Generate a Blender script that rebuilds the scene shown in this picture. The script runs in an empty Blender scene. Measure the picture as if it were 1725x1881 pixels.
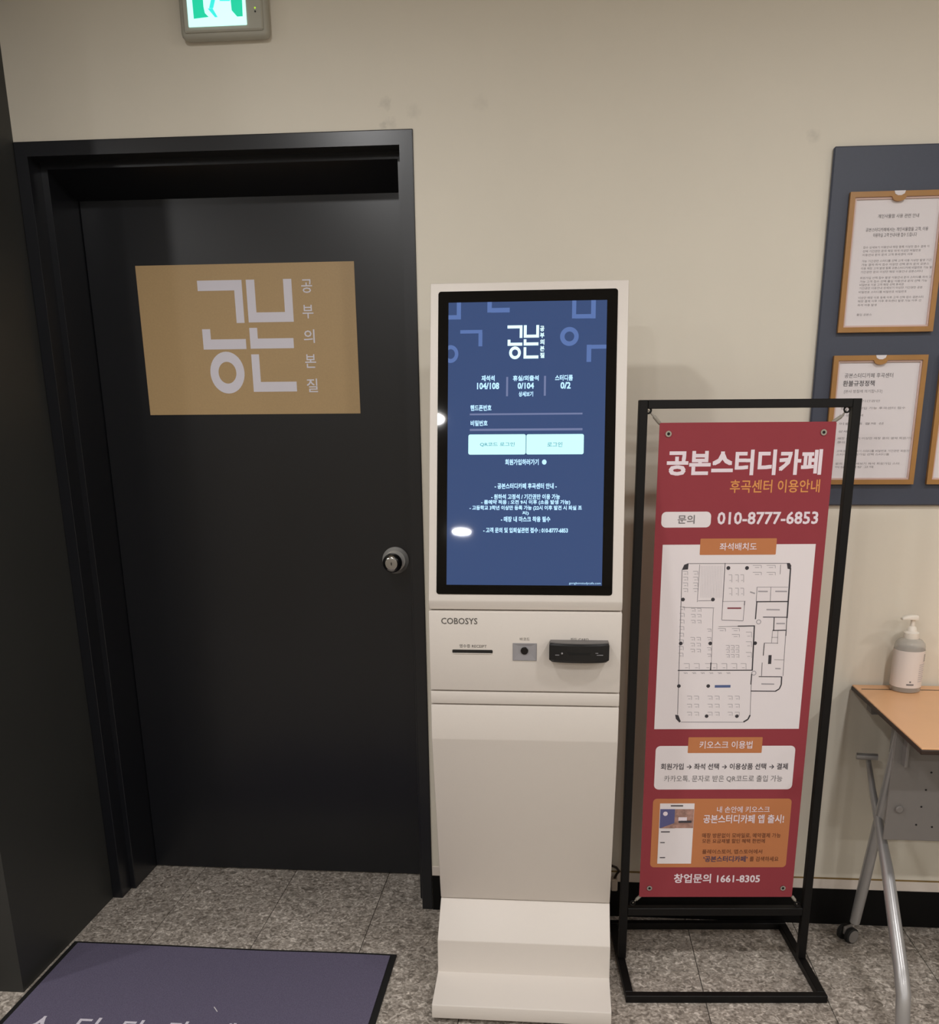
import bpy, bmesh, math, random
from mathutils import Vector, Matrix
random.seed(7)
sc = bpy.context.scene
COL = sc.collection
# ------------------------------------------------------------------ camera, world, lights, exposure
CAM = (1.35668, -2.40559, 1.40264)
YAW, PITCH, ROLL = -0.084, 0.27736, -0.00739
FPX, PPX, PPY = 1670.376, 892.098, 1248.165           # focal length and principal point in photo pixels
W, H = 1725, 1881
_f = Vector((math.sin(YAW) * math.cos(PITCH), math.cos(YAW) * math.cos(PITCH), -math.sin(PITCH)))
_r0 = Vector((math.cos(YAW), -math.sin(YAW), 0)); _u0 = _r0.cross(_f)
_r = math.cos(ROLL) * _r0 + math.sin(ROLL) * _u0
_u = -math.sin(ROLL) * _r0 + math.cos(ROLL) * _u0
cd = bpy.data.cameras.new('camera'); cam = bpy.data.objects.new('camera', cd); COL.objects.link(cam)
m = Matrix((_r, _u, -_f)).transposed().to_4x4(); m.translation = CAM; cam.matrix_world = m
cd.sensor_fit = 'VERTICAL'; cd.sensor_height = 24; cd.lens = FPX / H * 24
cd.shift_x = (W / 2 - PPX) / H; cd.shift_y = (PPY - H / 2) / H
cd.clip_start = 0.02
sc.camera = cam
wd = bpy.data.worlds.new('world'); sc.world = wd; wd.use_nodes = True
wd.node_tree.nodes['Background'].inputs[0].default_value = (1.0, 0.93, 0.85, 1)
wd.node_tree.nodes['Background'].inputs[1].default_value = 0.02
sc.view_settings.view_transform = 'Standard'; sc.view_settings.look = 'None'
sc.view_settings.gamma = 1; sc.view_settings.use_curve_mapping = False
sc.view_settings.exposure = 0.0
CEIL = 2.5
# ceiling downlights: (x, y, power W); those no reflection or shadow traces are added, unseen fill; their builder is further down
DOWNLIGHTS = [(x, -1.30, 8.8) for x in (-0.95, 0.62, 2.22, 3.82)] + [(x, -2.72, 9) for x in (-0.95, 0.70, 2.25, 3.85, 5.4)] + [(x, -4.56, 11.5) for x in (-0.95, 0.66, 2.25, 3.85, 5.4)]
LAMP = 1.06                                            # common dimmer
# ------------------------------------------------------------------ helpers
C0 = Vector(CAM)
def ray(px, py): return _f + _r * ((px - PPX) / FPX) - _u * ((py - PPY) / FPX)
def onz(px, py, z=0.0):
    d = ray(px, py); return C0 + d * ((z - C0.z) / d.z)
def ony(px, py, y=0.0):
    d = ray(px, py); return C0 + d * ((y - C0.y) / d.y)
def lin(c):
    r = []
    for v in c:
        v /= 255.0; r.append(v / 12.92 if v <= 0.04045 else ((v + 0.055) / 1.055) ** 2.4)
    return (r[0], r[1], r[2], 1)
MATS = {}
def mat(name, rgb, rough=0.5, metal=0.0, spec=0.5, noise=0.0, nscale=40, bump=0.0, emit=None, estr=0.0, coat=0.0, alpha=1.0, trans=0.0):
    if name in MATS: return MATS[name]
    M = bpy.data.materials.new(name); M.use_nodes = True; nt = M.node_tree; b = nt.nodes['Principled BSDF']
    c = lin(rgb)
    b.inputs['Base Color'].default_value = c; b.inputs['Roughness'].default_value = rough
    b.inputs['Metallic'].default_value = metal; b.inputs['Specular IOR Level'].default_value = spec
    b.inputs['Coat Weight'].default_value = coat; b.inputs['Transmission Weight'].default_value = trans
    if alpha < 1: b.inputs['Alpha'].default_value = alpha
    if emit: b.inputs['Emission Color'].default_value = lin(emit); b.inputs['Emission Strength'].default_value = estr
    if noise or bump:
        g = nt.nodes.new('ShaderNodeNewGeometry'); n = nt.nodes.new('ShaderNodeTexNoise')
        n.inputs['Scale'].default_value = nscale; n.inputs['Detail'].default_value = 4
        nt.links.new(g.outputs['Position'], n.inputs['Vector'])
        if noise:
            mr = nt.nodes.new('ShaderNodeMapRange'); mr.inputs['From Min'].default_value = 0.3; mr.inputs['From Max'].default_value = 0.7
            mr.inputs['To Min'].default_value = 1 - noise; mr.inputs['To Max'].default_value = 1 + noise
            nt.links.new(n.outputs['Fac'], mr.inputs['Value'])
            mx = nt.nodes.new('ShaderNodeVectorMath'); mx.operation = 'SCALE'; mx.inputs[0].default_value = c[:3]
            nt.links.new(mr.outputs[0], mx.inputs['Scale']); nt.links.new(mx.outputs[0], b.inputs['Base Color'])
        if bump:
            bp = nt.nodes.new('ShaderNodeBump'); bp.inputs['Strength'].default_value = bump; bp.inputs['Distance'].default_value = 0.002
            nt.links.new(n.outputs['Fac'], bp.inputs['Height']); nt.links.new(bp.outputs[0], b.inputs['Normal'])
    MATS[name] = M; return M
def tag(o, label=None, cat=None, group=None, kind=None):
    if label: o['label'] = label
    if cat: o['category'] = cat
    if group: o['group'] = group
    if kind: o['kind'] = kind
    return o
def wloc(o):
    v = Vector((0, 0, 0))
    while o: v += o.location; o = o.parent
    return v
def obj(name, bm, material, parent=None, smooth=False, base=None):
    """link a bmesh given in world coordinates as ONE object; the origin goes to base or to the parent's origin"""
    me = bpy.data.meshes.new(name)
    bmesh.ops.recalc_face_normals(bm, faces=bm.faces[:]) if smooth != 'flat' else None
    off = Vector(base) if base is not None else (wloc(parent) if parent else Vector((0, 0, 0)))
    for v in bm.verts: v.co -= off
    bm.to_mesh(me); bm.free()
    me.materials.append(material)
    if smooth is True:
        for p in me.polygons: p.use_smooth = True
        try: me.set_sharp_from_angle(angle=math.radians(40))
        except Exception: pass
    o = bpy.data.objects.new(name, me); COL.objects.link(o)
    o.location = off - (wloc(parent) if parent else Vector((0, 0, 0)))
    if parent: o.parent = parent
    return o
def thing(name, loc, label, cat, group=None):
    o = bpy.data.objects.new(name, None); o.empty_display_size = 0.1; COL.objects.link(o); o.location = loc
    return tag(o, label, cat, group)
def bm_new(): return bmesh.new()
def box(bm, lo, hi, bev=0.0, R=None, O=None, seg=1):
    """axis box lo..hi, optionally bevelled, then turned by matrix R and moved by O"""
    r = bmesh.ops.create_cube(bm, size=1.0); vs = r['verts']
    lo = Vector(lo); hi = Vector(hi); c = (lo + hi) / 2; s = hi - lo
    for v in vs: v.co = Vector((v.co.x * s.x, v.co.y * s.y, v.co.z * s.z)) + c
    if bev:
        es = list({e for v in vs for e in v.link_edges})
        g = bmesh.ops.bevel(bm, geom=es, offset=bev, segments=seg, profile=0.5, affect='EDGES', clamp_overlap=True)
        vs = list({v for f in g['faces'] for v in f.verts} | {v for v in vs if v.is_valid})
    if R is not None or O is not None:
        for v in vs:
            co = v.co.copy()
            if R is not None: co = R @ co
            if O is not None: co = co + Vector(O)
            v.co = co
    return bm
def prism(bm, pts, vec):
    """closed polygon pts (3D) extruded along vec"""
    vec = Vector(vec)
    a = [bm.verts.new(Vector(p)) for p in pts]; b = [bm.verts.new(Vector(p) + vec) for p in pts]
    n = len(a)
    bm.faces.new(a); bm.faces.new(b[::-1])
    for i in range(n): bm.faces.new((a[i], b[i], b[(i + 1) % n], a[(i + 1) % n]))
    return bm
def tube(bm, pts, rad, seg=12, caps=True):
    """round tube along a polyline; rad may be a list"""
    pts = [Vector(p) for p in pts]; rings = []
    prev = None
    for i, p in enumerate(pts):
        d = (pts[min(i + 1, len(pts) - 1)] - pts[max(i - 1, 0)]).normalized()
        a = prev if prev is not None else (Vector((0, 0, 1)) if abs(d.z) < 0.9 else Vector((1, 0, 0)))
        a = (a - d * a.dot(d)).normalized(); prev = a; b = d.cross(a)
        r = rad[i] if isinstance(rad, (list, tuple)) else rad
        rings.append([bm.verts.new(p + (a * math.cos(t) + b * math.sin(t)) * r) for t in [2 * math.pi * k / seg for k in range(seg)]])
    for x, y in zip(rings, rings[1:]):
        for k in range(seg): bm.faces.new((x[k], x[(k + 1) % seg], y[(k + 1) % seg], y[k]))
    if caps: bm.faces.new(rings[0][::-1]); bm.faces.new(rings[-1])
    return bm
def lathe(bm, prof, O, axis='z', seg=32):
    """profile [(radius, height)] turned about an axis through O; axis 'z' up, '-y' towards the viewer"""
    O = Vector(O); rings = []
    for r, h in prof:
        ring = []
        for k in range(seg):
            t = 2 * math.pi * k / seg
            if axis == 'z': co = Vector((r * math.cos(t), r * math.sin(t), h))
            elif axis == '-y': co = Vector((r * math.cos(t), -h, r * math.sin(t)))
            else: co = Vector((h, r * math.cos(t), r * math.sin(t)))
            ring.append(bm.verts.new(O + co))
        rings.append(ring)
    for x, y in zip(rings, rings[1:]):
        for k in range(seg): bm.faces.new((x[k], x[(k + 1) % seg], y[(k + 1) % seg], y[k]))
    bm.faces.new(rings[0][::-1]); bm.faces.new(rings[-1])
    return bm
def grid_hole(bm, outer, inner, y0, y1):
    """rectangular ring in the xz plane between y0 (front) and y1 (back): outer/inner = (x0,x1,z0,z1)"""
    ox0, ox1, oz0, oz1 = outer; ix0, ix1, iz0, iz1 = inner
    O = [(ox0, oz0), (ox1, oz0), (ox1, oz1), (ox0, oz1)]; I = [(ix0, iz0), (ix1, iz0), (ix1, iz1), (ix0, iz1)]
    vo = [[bm.verts.new((x, y, z)) for x, z in O] for y in (y0, y1)]
    vi = [[bm.verts.new((x, y, z)) for x, z in I] for y in (y0, y1)]
    for k in range(4):
        j = (k + 1) % 4
        bm.faces.new((vo[0][k], vo[0][j], vi[0][j], vi[0][k])); bm.faces.new((vo[1][j], vo[1][k], vi[1][k], vi[1][j]))
        bm.faces.new((vo[0][j], vo[0][k], vo[1][k], vo[1][j])); bm.faces.new((vi[0][k], vi[0][j], vi[1][j], vi[1][k]))
    return bm
# ---- flat printed panels: a plane with its own right/up axes; pixels of the photograph are cast onto it
class Panel:
    def __init__(s, o, ux, uy):
        s.o = Vector(o); s.x = Vector(ux).normalized(); s.y = Vector(uy).normalized(); s.n = s.x.cross(s.y)   # n points to the viewer
    def uv(s, px, py):
        d = ray(px, py); t = (s.o - C0).dot(s.n) / d.dot(s.n); q = C0 + d * t - s.o
        return (q.dot(s.x), q.dot(s.y))
    def w(s, a, b, off=0.0): return s.o + s.x * a + s.y * b + s.n * off
    def rect(s, x0, y0, x1, y1):
        """photo box: left/right read at mid height, top/bottom at mid width"""
        ym = (y0 + y1) / 2; xm = (x0 + x1) / 2
        return s.uv(x0, ym)[0], s.uv(x1, ym)[0], s.uv(xm, y1)[1], s.uv(xm, y0)[1]
class PB:
    """a batch of printed pieces: each piece becomes an object of its own"""
    def __init__(s): s.parts = []
    def new(s): b = bmesh.new(); s.parts.append(b); return b
def sub(bm): return bm.new() if isinstance(bm, PB) else bm
def fpoly(bm, P, pts, off):
    """filled polygon (uv points) printed on a panel"""
    bm = sub(bm)
    vs = [bm.verts.new(P.w(a, b, off)) for a, b in pts]
    try: f = bm.faces.new(vs)
    except ValueError: return
    f.normal_update()
    if f.normal.dot(P.n) < 0: f.normal_flip()
def rrect(a0, a1, b0, b1, r=0.0, n=5):
    if r <= 0: return [(a0, b0), (a1, b0), (a1, b1), (a0, b1)]
    out = []
    for cx, cy, t0 in ((a1 - r, b0 + r, -90), (a1 - r, b1 - r, 0), (a0 + r, b1 - r, 90), (a0 + r, b0 + r, 180)):
        for k in range(n + 1):
            t = math.radians(t0 + 90 * k / n); out.append((cx + r * math.cos(t), cy + r * math.sin(t)))
    return out
def ring_uv(bm, P, ca, cb, ra, rb, k, off, n=32, t0=0, t1=360, clip=None):
    bm = sub(bm); pts = []
    for i in range(n + 1):
        t = math.radians(t0 + (t1 - t0) * i / n); pts.append((math.cos(t), math.sin(t)))
    for (c1, s1), (c2, s2) in zip(pts, pts[1:]):
        q = [(ca + ra * c1, cb + rb * s1), (ca + ra * c2, cb + rb * s2), (ca + ra * k * c2, cb + rb * k * s2), (ca + ra * k * c1, cb + rb * k * s1)]
        if clip is not None: q = [(max(a, clip), b) for a, b in q]
        if clip is not None and max(a for a, b in q) - min(a for a, b in q) < 1e-7: continue
        fpoly(bm, P, q, off)
def line_uv(bm, P, a, b, w, off):
    d = Vector((b[0] - a[0], b[1] - a[1])); L = d.length
    if L < 1e-9: return
    n = Vector((-d.y, d.x)) / L * w / 2
    fpoly(bm, P, [(a[0] - n.x, a[1] - n.y), (b[0] - n.x, b[1] - n.y), (b[0] + n.x, b[1] + n.y), (a[0] + n.x, a[1] + n.y)], off)
_tc = {}
_ts = bpy.data.scenes.new('writing')
def glyphs(s):
    """filled outline of a line of writing from the built-in font: verts (x,y), faces, bounds"""
    k = s
    if k in _tc: return _tc[k]
    cu = bpy.data.curves.new('writing', 'FONT'); cu.body = s; cu.size = 1.0; cu.resolution_u = 2
    cu.fill_mode = 'FRONT'
    o = bpy.data.objects.new('writing', cu); _ts.collection.objects.link(o)
    _ts.view_layers[0].update(); dg = _ts.view_layers[0].depsgraph
    ev = o.evaluated_get(dg); me = ev.to_mesh()
    vs = [(v.co.x, v.co.y) for v in me.vertices]; fs = [tuple(p.vertices) for p in me.polygons]
    ev.to_mesh_clear(); bpy.data.objects.remove(o); bpy.data.curves.remove(cu)
    if not vs: vs = [(0, 0)]; fs = []
    xs = [v[0] for v in vs]; ys = [v[1] for v in vs]
    _tc[k] = (vs, fs, (min(xs), max(xs), min(ys), max(ys))); return _tc[k]
def write(bm, P, s, x0, y0, x1, y1, off, bold=0.012):
    """writing fitted into a photo box"""
    a0, a1, b0, b1 = P.rect(x0, y0, x1, y1); write_uv(bm, P, s, a0, a1, b0, b1, off, bold)
def write_uv(bm, P, s, a0, a1, b0, b1, off, bold=0.012):
    vs, fs, (gx0, gx1, gy0, gy1) = glyphs(s)
    if not fs: return
    bm = sub(bm)
    gx0 -= bold; gx1 += bold; gy0 -= bold; gy1 += bold
    kx = (a1 - a0) / (gx1 - gx0); ky = (b1 - b0) / (gy1 - gy0)
    # bold strokes: the outline set several times, a hair apart
    sh = [(0, 0)] if bold < 0.004 else [(-bold, -bold), (bold, -bold), (-bold, bold), (bold, bold)] + ([(0, -bold), (0, bold), (-bold, 0), (bold, 0)] if bold > 0.035 else [])
    for q, (sx, sy_) in enumerate(sh):
        nv = [bm.verts.new(P.w(a0 + (x + sx - gx0) * kx, b0 + (y + sy_ - gy0) * ky, off + q * 0.00003)) for x, y in vs]
        for f in fs:
            try: fc = bm.faces.new([nv[i] for i in f])
            except ValueError: continue
            fc.normal_update()
            if fc.normal.dot(P.n) < 0: fc.normal_flip()
def pl(name, bm, M, parent):                                       # flat print keeps its own facing
    if isinstance(bm, PB):
        for b in bm.parts: o = obj(name, b, M, parent, smooth='flat')
        return o
    return obj(name, bm, M, parent, smooth='flat')
# ------------------------------------------------------------------ materials
def wall_material():
    M = mat('cream wall paint', (225, 218, 203), 0.55, noise=0.012, nscale=6, bump=0.05)
    nt = M.node_tree; b = nt.nodes['Principled BSDF']
    src = b.inputs['Base Color'].links[0].from_socket
    g = nt.nodes.new('ShaderNodeNewGeometry'); acc = None
    # grey scuff marks above and beside the door frame
    for px, py, r, s in ((708, 190, 0.016, 0.17), (716, 228, 0.018, 0.15), (884, 190, 0.02, 0.08), (1495, 250, 0.018, 0.16), (760, 205, 0.02, 0.12), (703, 232, 0.01, 0.12)):
        p = ony(px, py); d = nt.nodes.new('ShaderNodeVectorMath'); d.operation = 'DISTANCE'; d.inputs[1].default_value = p
        nz = nt.nodes.new('ShaderNodeTexNoise'); nz.inputs['Scale'].default_value = 70
        nt.links.new(g.outputs['Position'], nz.inputs['Vector']); nt.links.new(g.outputs['Position'], d.inputs[0])
        ad = nt.nodes.new('ShaderNodeMath'); ad.operation = 'MULTIPLY_ADD'; ad.inputs[1].default_value = -0.03; nt.links.new(nz.outputs['Fac'], ad.inputs[0]); nt.links.new(d.outputs['Value'], ad.inputs[2])
        mr = nt.nodes.new('ShaderNodeMapRange'); mr.inputs['From Min'].default_value = r - 0.015; mr.inputs['From Max'].default_value = -0.012; mr.inputs['To Max'].default_value = s
        nt.links.new(ad.outputs[0], mr.inputs['Value'])
        if acc is None: acc = mr.outputs[0]
        else:
            a2 = nt.nodes.new('ShaderNodeMath'); nt.links.new(acc, a2.inputs[0]); nt.links.new(mr.outputs[0], a2.inputs[1]); acc = a2.outputs[0]
    mx = nt.nodes.new('ShaderNodeMix'); mx.data_type = 'RGBA'; nt.links.new(acc, mx.inputs[0]); nt.links.new(src, mx.inputs[6]); mx.inputs[7].default_value = lin((70, 66, 62))
    nt.links.new(mx.outputs[2], b.inputs['Base Color'])
    return M
def floor_material():
    M = bpy.data.materials.new('speckled floor tile'); M.use_nodes = True; nt = M.node_tree; b = nt.nodes['Principled BSDF']
    g = nt.nodes.new('ShaderNodeNewGeometry'); oi = nt.nodes.new('ShaderNodeObjectInfo')
    sh = nt.nodes.new('ShaderNodeVectorMath'); sh.operation = 'SCALE'; sh.inputs[0].default_value = (31, 17, 5); nt.links.new(oi.outputs['Random'], sh.inputs['Scale'])
    ad = nt.nodes.new('ShaderNodeVectorMath'); nt.links.new(g.outputs['Position'], ad.inputs[0]); nt.links.new(sh.outputs[0], ad.inputs[1])
    def noise(s, d, dist=0.0):
        n = nt.nodes.new('ShaderNodeTexNoise'); n.inputs['Scale'].default_value = s; n.inputs['Detail'].default_value = d; n.inputs['Distortion'].default_value = dist
        nt.links.new(ad.outputs[0], n.inputs['Vector']); return n
    n1 = noise(64, 3, 1.3); n2 = noise(165, 2, 0.6); n3 = noise(9, 3)
    r1 = nt.nodes.new('ShaderNodeValToRGB'); e = r1.color_ramp.elements
    e[0].position = 0.33; e[0].color = lin((116, 108, 100)); e[1].position = 0.68; e[1].color = lin((216, 207, 198))
    e2 = e.new(0.46); e2.color = lin((156, 147, 138)); e3 = e.new(0.57); e3.color = lin((178, 169, 160))
    nt.links.new(n1.outputs['Fac'], r1.inputs[0])
    r2 = nt.nodes.new('ShaderNodeValToRGB'); e = r2.color_ramp.elements
    e[0].position = 0.32; e[0].color = (0.74, 0.73, 0.71, 1); e[1].position = 0.66; e[1].color = (1.16, 1.155, 1.14, 1)
    nt.links.new(n2.outputs['Fac'], r2.inputs[0])
    mu = nt.nodes.new('ShaderNodeMix'); mu.data_type = 'RGBA'; mu.blend_type = 'MULTIPLY'; mu.inputs[0].default_value = 1
    nt.links.new(r1.outputs[0], mu.inputs[6]); nt.links.new(r2.outputs[0], mu.inputs[7])
    mr = nt.nodes.new('ShaderNodeMapRange'); mr.inputs['From Min'].default_value = 0.3; mr.inputs['From Max'].default_value = 0.7; mr.inputs['To Min'].default_value = 0.9; mr.inputs['To Max'].default_value = 1.08
    nt.links.new(n3.outputs['Fac'], mr.inputs['Value'])
    sc2 = nt.nodes.new('ShaderNodeVectorMath'); sc2.operation = 'SCALE'; nt.links.new(mu.outputs[2], sc2.inputs[0]); nt.links.new(mr.outputs[0], sc2.inputs['Scale'])
    nt.links.new(sc2.outputs[0], b.inputs['Base Color']); b.inputs['Roughness'].default_value = 0.5
    b.inputs['Specular IOR Level'].default_value = 0.35
    return M
def mat_pile():
    M = mat('navy carpet pile', (101, 95, 116), 0.95, spec=0.1, noise=0.16, nscale=330, bump=0.7)
    return M
WALL = wall_material(); FLOOR = floor_material()
DARK = mat('charcoal door paint', (24, 25, 29), 0.3, spec=0.5, noise=0.06, nscale=5)
DARKWALL = mat('charcoal wall paint', (46, 46, 44), 0.5, noise=0.05, nscale=4, bump=0.05)
JOINT = mat('floor joint', (40, 36, 33), 0.9)
BLACKBASE = mat('black baseboard vinyl', (6, 5, 5), 0.6, spec=0.2)
STRIP = mat('pale wall strip', (225, 214, 204), 0.55, noise=0.02, nscale=12)
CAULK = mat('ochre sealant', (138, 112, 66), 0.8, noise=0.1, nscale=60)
CEILM = mat('white ceiling board', (205, 200, 190), 0.8, noise=0.02, nscale=20)
GOLD = mat('matt gold film', (190, 160, 116), 0.42, spec=0.45, noise=0.03, nscale=220)
WHITEINK = mat('pale lilac lettering', (232, 228, 238), 0.5)
CHROME = mat('polished chrome', (205, 203, 200), 0.12, metal=1.0)
BRUSH = mat('brushed steel', (170, 168, 165), 0.3, metal=1.0)
KIOSK = mat('off white powder coat', (219, 211, 203), 0.45, noise=0.008, nscale=500, bump=0.03)
KCORE = mat('grey steel core', (120, 114, 106), 0.6)
GLASSBLACK = mat('black glass', (4, 4, 5), 0.03, spec=0.5)
BLACKPL = mat('black plastic', (17, 16, 17), 0.38)
GREYPL = mat('grey plastic', (150, 147, 150), 0.45)
GREYTXT = mat('grey print', (95, 90, 86), 0.6)
LENS = mat('scanner lens', (8, 4, 4), 0.15)
STEELBLK = mat('black powder coated tube', (9, 7, 7), 0.5, spec=0.3, noise=0.06, nscale=60)
RED = mat('crimson banner print', (150, 62, 70), 0.7, spec=0.2, noise=0.01, nscale=30)
BWHITE = mat('white banner print', (236, 228, 230), 0.65, spec=0.25)
BLILAC = mat('white banner writing', (238, 224, 232), 0.55)
ORANGE = mat('orange banner print', (196, 126, 82), 0.65, spec=0.25)
ORTXT = mat('orange writing', (226, 152, 82), 0.55)
BGREY = mat('grey writing', (120, 116, 118), 0.6)
BDARK = mat('dark writing', (66, 60, 66), 0.6)
BROWN = mat('brown writing', (112, 64, 44), 0.6)
BLUE = mat('blue print', (84, 100, 146), 0.6)
DRED = mat('dark red print', (134, 62, 72), 0.6)
PLAN = mat('plan line', (96, 90, 98), 0.6)
PLAND = mat('plan dark line', (58, 54, 60), 0.6)
PLANL = mat('plan light line', (168, 162, 168), 0.6)
SLATE = mat('slate blue board', (66, 71, 86), 0.5, noise=0.03, nscale=300)
FRAMEW = mat('amber wood frame', (168, 122, 66), 0.35, noise=0.06, nscale=25)
FRAMEI = mat('pink inner rim', (214, 186, 178), 0.3)
PAPER = mat('white paper', (226, 220, 222), 0.6)
PAPERTXT = mat('notice print', (150, 145, 148), 0.7)
PAPERDRK = mat('notice bold print', (96, 92, 96), 0.7)
WOOD = mat('light beech laminate', (226, 174, 128), 0.35, noise=0.02, nscale=14)
EDGE = mat('dark table edge', (48, 32, 22), 0.5)
SILVER = mat('silver painted tube', (176, 174, 174), 0.32, metal=0.55)
GREYMET = mat('grey painted steel', (128, 123, 120), 0.5, metal=0.1)
PLASTW = mat('white pump plastic', (232, 224, 212), 0.4)
CLEAR = mat('clear bottle plastic', (205, 200, 192), 0.08, spec=0.5, alpha=0.5)
LABEL = mat('white bottle label', (228, 218, 212), 0.5)
RUBBER = mat('black rubber', (14, 13, 13), 0.7)
CORD = mat('grey elastic', (150, 143, 132), 0.5)
EXITB = mat('exit lamp housing', (178, 176, 164), 0.5)
# ------------------------------------------------------------------ room shell
X0, X1, Y0 = -2.6, 6.2, -6.2
FRX, FRZ = 0.991, 2.068               # door frame outer width and height
def slab(name, lo, hi, M, kind='structure', parent=None, bev=0.0):
    o = obj(name, box(bm_new(), lo, hi, bev), M, parent)
    if not parent: tag(o, kind=kind)
    return o
floor = slab('floor', (X0 - 0.1, Y0 - 0.1, -0.12), (X1 + 0.1, 0.35, -0.003), JOINT)
TS, TX, TY = 0.305, 0.21, 0.036
def tile_bm(cx, cy, bm):
    h = TS / 2 - 0.0009
    return box(bm, (cx - h, cy - h, -0.003), (cx + h, cy + h, 0.0), 0.0008)
cells = []
for i in range(-10, 20):
    for j in range(-25, 2):
        cx = TX + (i + 0.5) * TS; cy = TY + (j - 0.5) * TS
        if X0 < cx < X1 and Y0 < cy < 0.3:
            if cy > TY and not (-0.1 < cx < 1.15): continue          # behind the back wall
            if cx < -0.16 and cy > -0.45: continue                   # under the dark pier
            cells.append(((cx - 1.2) ** 2 + (cy + 0.4) ** 2, cx, cy))
cells.sort()
tmesh = None; rest = bm_new()
for k, (d, cx, cy) in enumerate(cells):
    if k < 200:
        if tmesh is None:
            t = obj('floor_tile', tile_bm(0, 0, bm_new()), FLOOR, floor); tmesh = t.data
        else:
            t = bpy.data.objects.new('floor_tile', tmesh); COL.objects.link(t); t.parent = floor
        t.location = (cx, cy, 0)
    else: tile_bm(cx, cy, rest)
tag(obj('floor_tiles_beyond', rest, FLOOR, floor), kind='stuff')
ceiling = slab('ceiling', (X0 - 0.1, Y0 - 0.1, CEIL), (X1 + 0.1, 0.35, CEIL + 0.1), CEILM)
bm = bm_new()
box(bm, (-0.02, 0.0, FRZ), (FRX, 0.30, CEIL)); box(bm, (FRX, 0.0, 0.0), (X1 + 0.1, 0.30, CEIL))
tag(obj('wall_back', bm, WALL), kind='structure')
slab('wall_left', (X0, -0.486, 0), (0.0, 0.30, CEIL), DARKWALL)                  # dark pier beside the door
slab('wall_far_left', (X0 - 0.1, Y0, 0), (X0, -0.486, CEIL), WALL)
slab('wall_right', (X1, Y0, 0), (X1 + 0.1, 0.0, CEIL), WALL)
slab('wall_front', (X0 - 0.1, Y0 - 0.1, 0), (X1 + 0.1, Y0, CEIL), WALL)
slab('baseboard_back', (FRX + 0.001, -0.005, 0), (X1, 0.0, 0.111), BLACKBASE)
slab('trim_1', (FRX + 0.001, -0.003, 0.111), (X1, 0.0, 0.141), STRIP, bev=0.001)
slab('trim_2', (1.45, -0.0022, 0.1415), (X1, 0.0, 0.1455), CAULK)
# ------------------------------------------------------------------ door: stepped steel frame, leaf, knob
fr = bm_new()
def jamb(bm, x0, x1, z0, z1, t, y0, y1):
    """three-sided frame (left, right, head) of thickness t, between y0 and y1"""
    P = [(x0, z0), (x0, z1), (x1, z1), (x1, z0), (x1 - t, z0), (x1 - t, z1 - t), (x0 + t, z1 - t), (x0 + t, z0)]
    prism(bm, [(x, y0, z) for x, z in P], (0, y1 - y0, 0))
    bmesh.ops.bevel(bm, geom=bm.edges[:], offset=0.0022, segments=2, profile=0.5, affect='EDGES', clamp_overlap=True)
jamb(fr, 0.0, FRX, 0.0, FRZ, 0.031, -0.004, 0.058)
tag(obj('trim_3', fr, DARK), kind='structure')
fr2 = bm_new(); jamb(fr2, 0.0, FRX, 0.0, FRZ, 0.046, 0.056, 0.262)
prism(fr2, [(0.046, 0.060, 2.0221), (0.046, 0.2045, 1.978), (0.046, 0.2045, 2.0221)], (FRX - 0.092, 0, 0))       # head soffit falls towards the leaf
fo = tag(obj('trim_4', fr2, DARK), kind='structure')
LEAFY = 0.205
lf = box(bm_new(), (0.047, LEAFY, 0.004), (0.944, LEAFY + 0.045, 2.021), 0.0015)
door = tag(obj('door_1', lf, DARK), kind='structure')
slab('wall_behind_door', (-0.02, 0.265, 0), (FRX, 0.32, FRZ), DARKWALL)
K = ony(727, 1029, LEAFY)
kn = bm_new()
lathe(kn, [(0.0385, 0.0), (0.039, 0.003), (0.036, 0.007), (0.031, 0.010), (0.030, 0.012)], (K.x, LEAFY, K.z), '-y', 40)
knob_rose = obj('knob_rosette', kn, mat('satin rosette', (196, 194, 190), 0.42, metal=0.55), door, smooth=True)
kn = bm_new()
lathe(kn, [(0.014, 0.010), (0.013, 0.028), (0.018, 0.033), (0.0255, 0.042), (0.028, 0.052), (0.027, 0.061), (0.022, 0.068), (0.0175, 0.0705), (0.0165, 0.071)], (K.x, LEAFY, K.z), '-y', 40)
knob = obj('door_knob', kn, CHROME, door, smooth=True)
kn = bm_new(); lathe(kn, [(0.016, 0.0708), (0.016, 0.0722), (0.013, 0.0728), (0.0001, 0.0715)], (K.x, LEAFY, K.z), '-y', 32)
obj('knob_face', kn, BRUSH, knob, smooth=True)
kn = bm_new(); box(kn, (K.x - 0.0012, LEAFY - 0.0738, K.z - 0.004), (K.x + 0.0012, LEAFY - 0.0715, K.z + 0.004)); obj('keyhole', kn, BLACKPL, knob)
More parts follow.
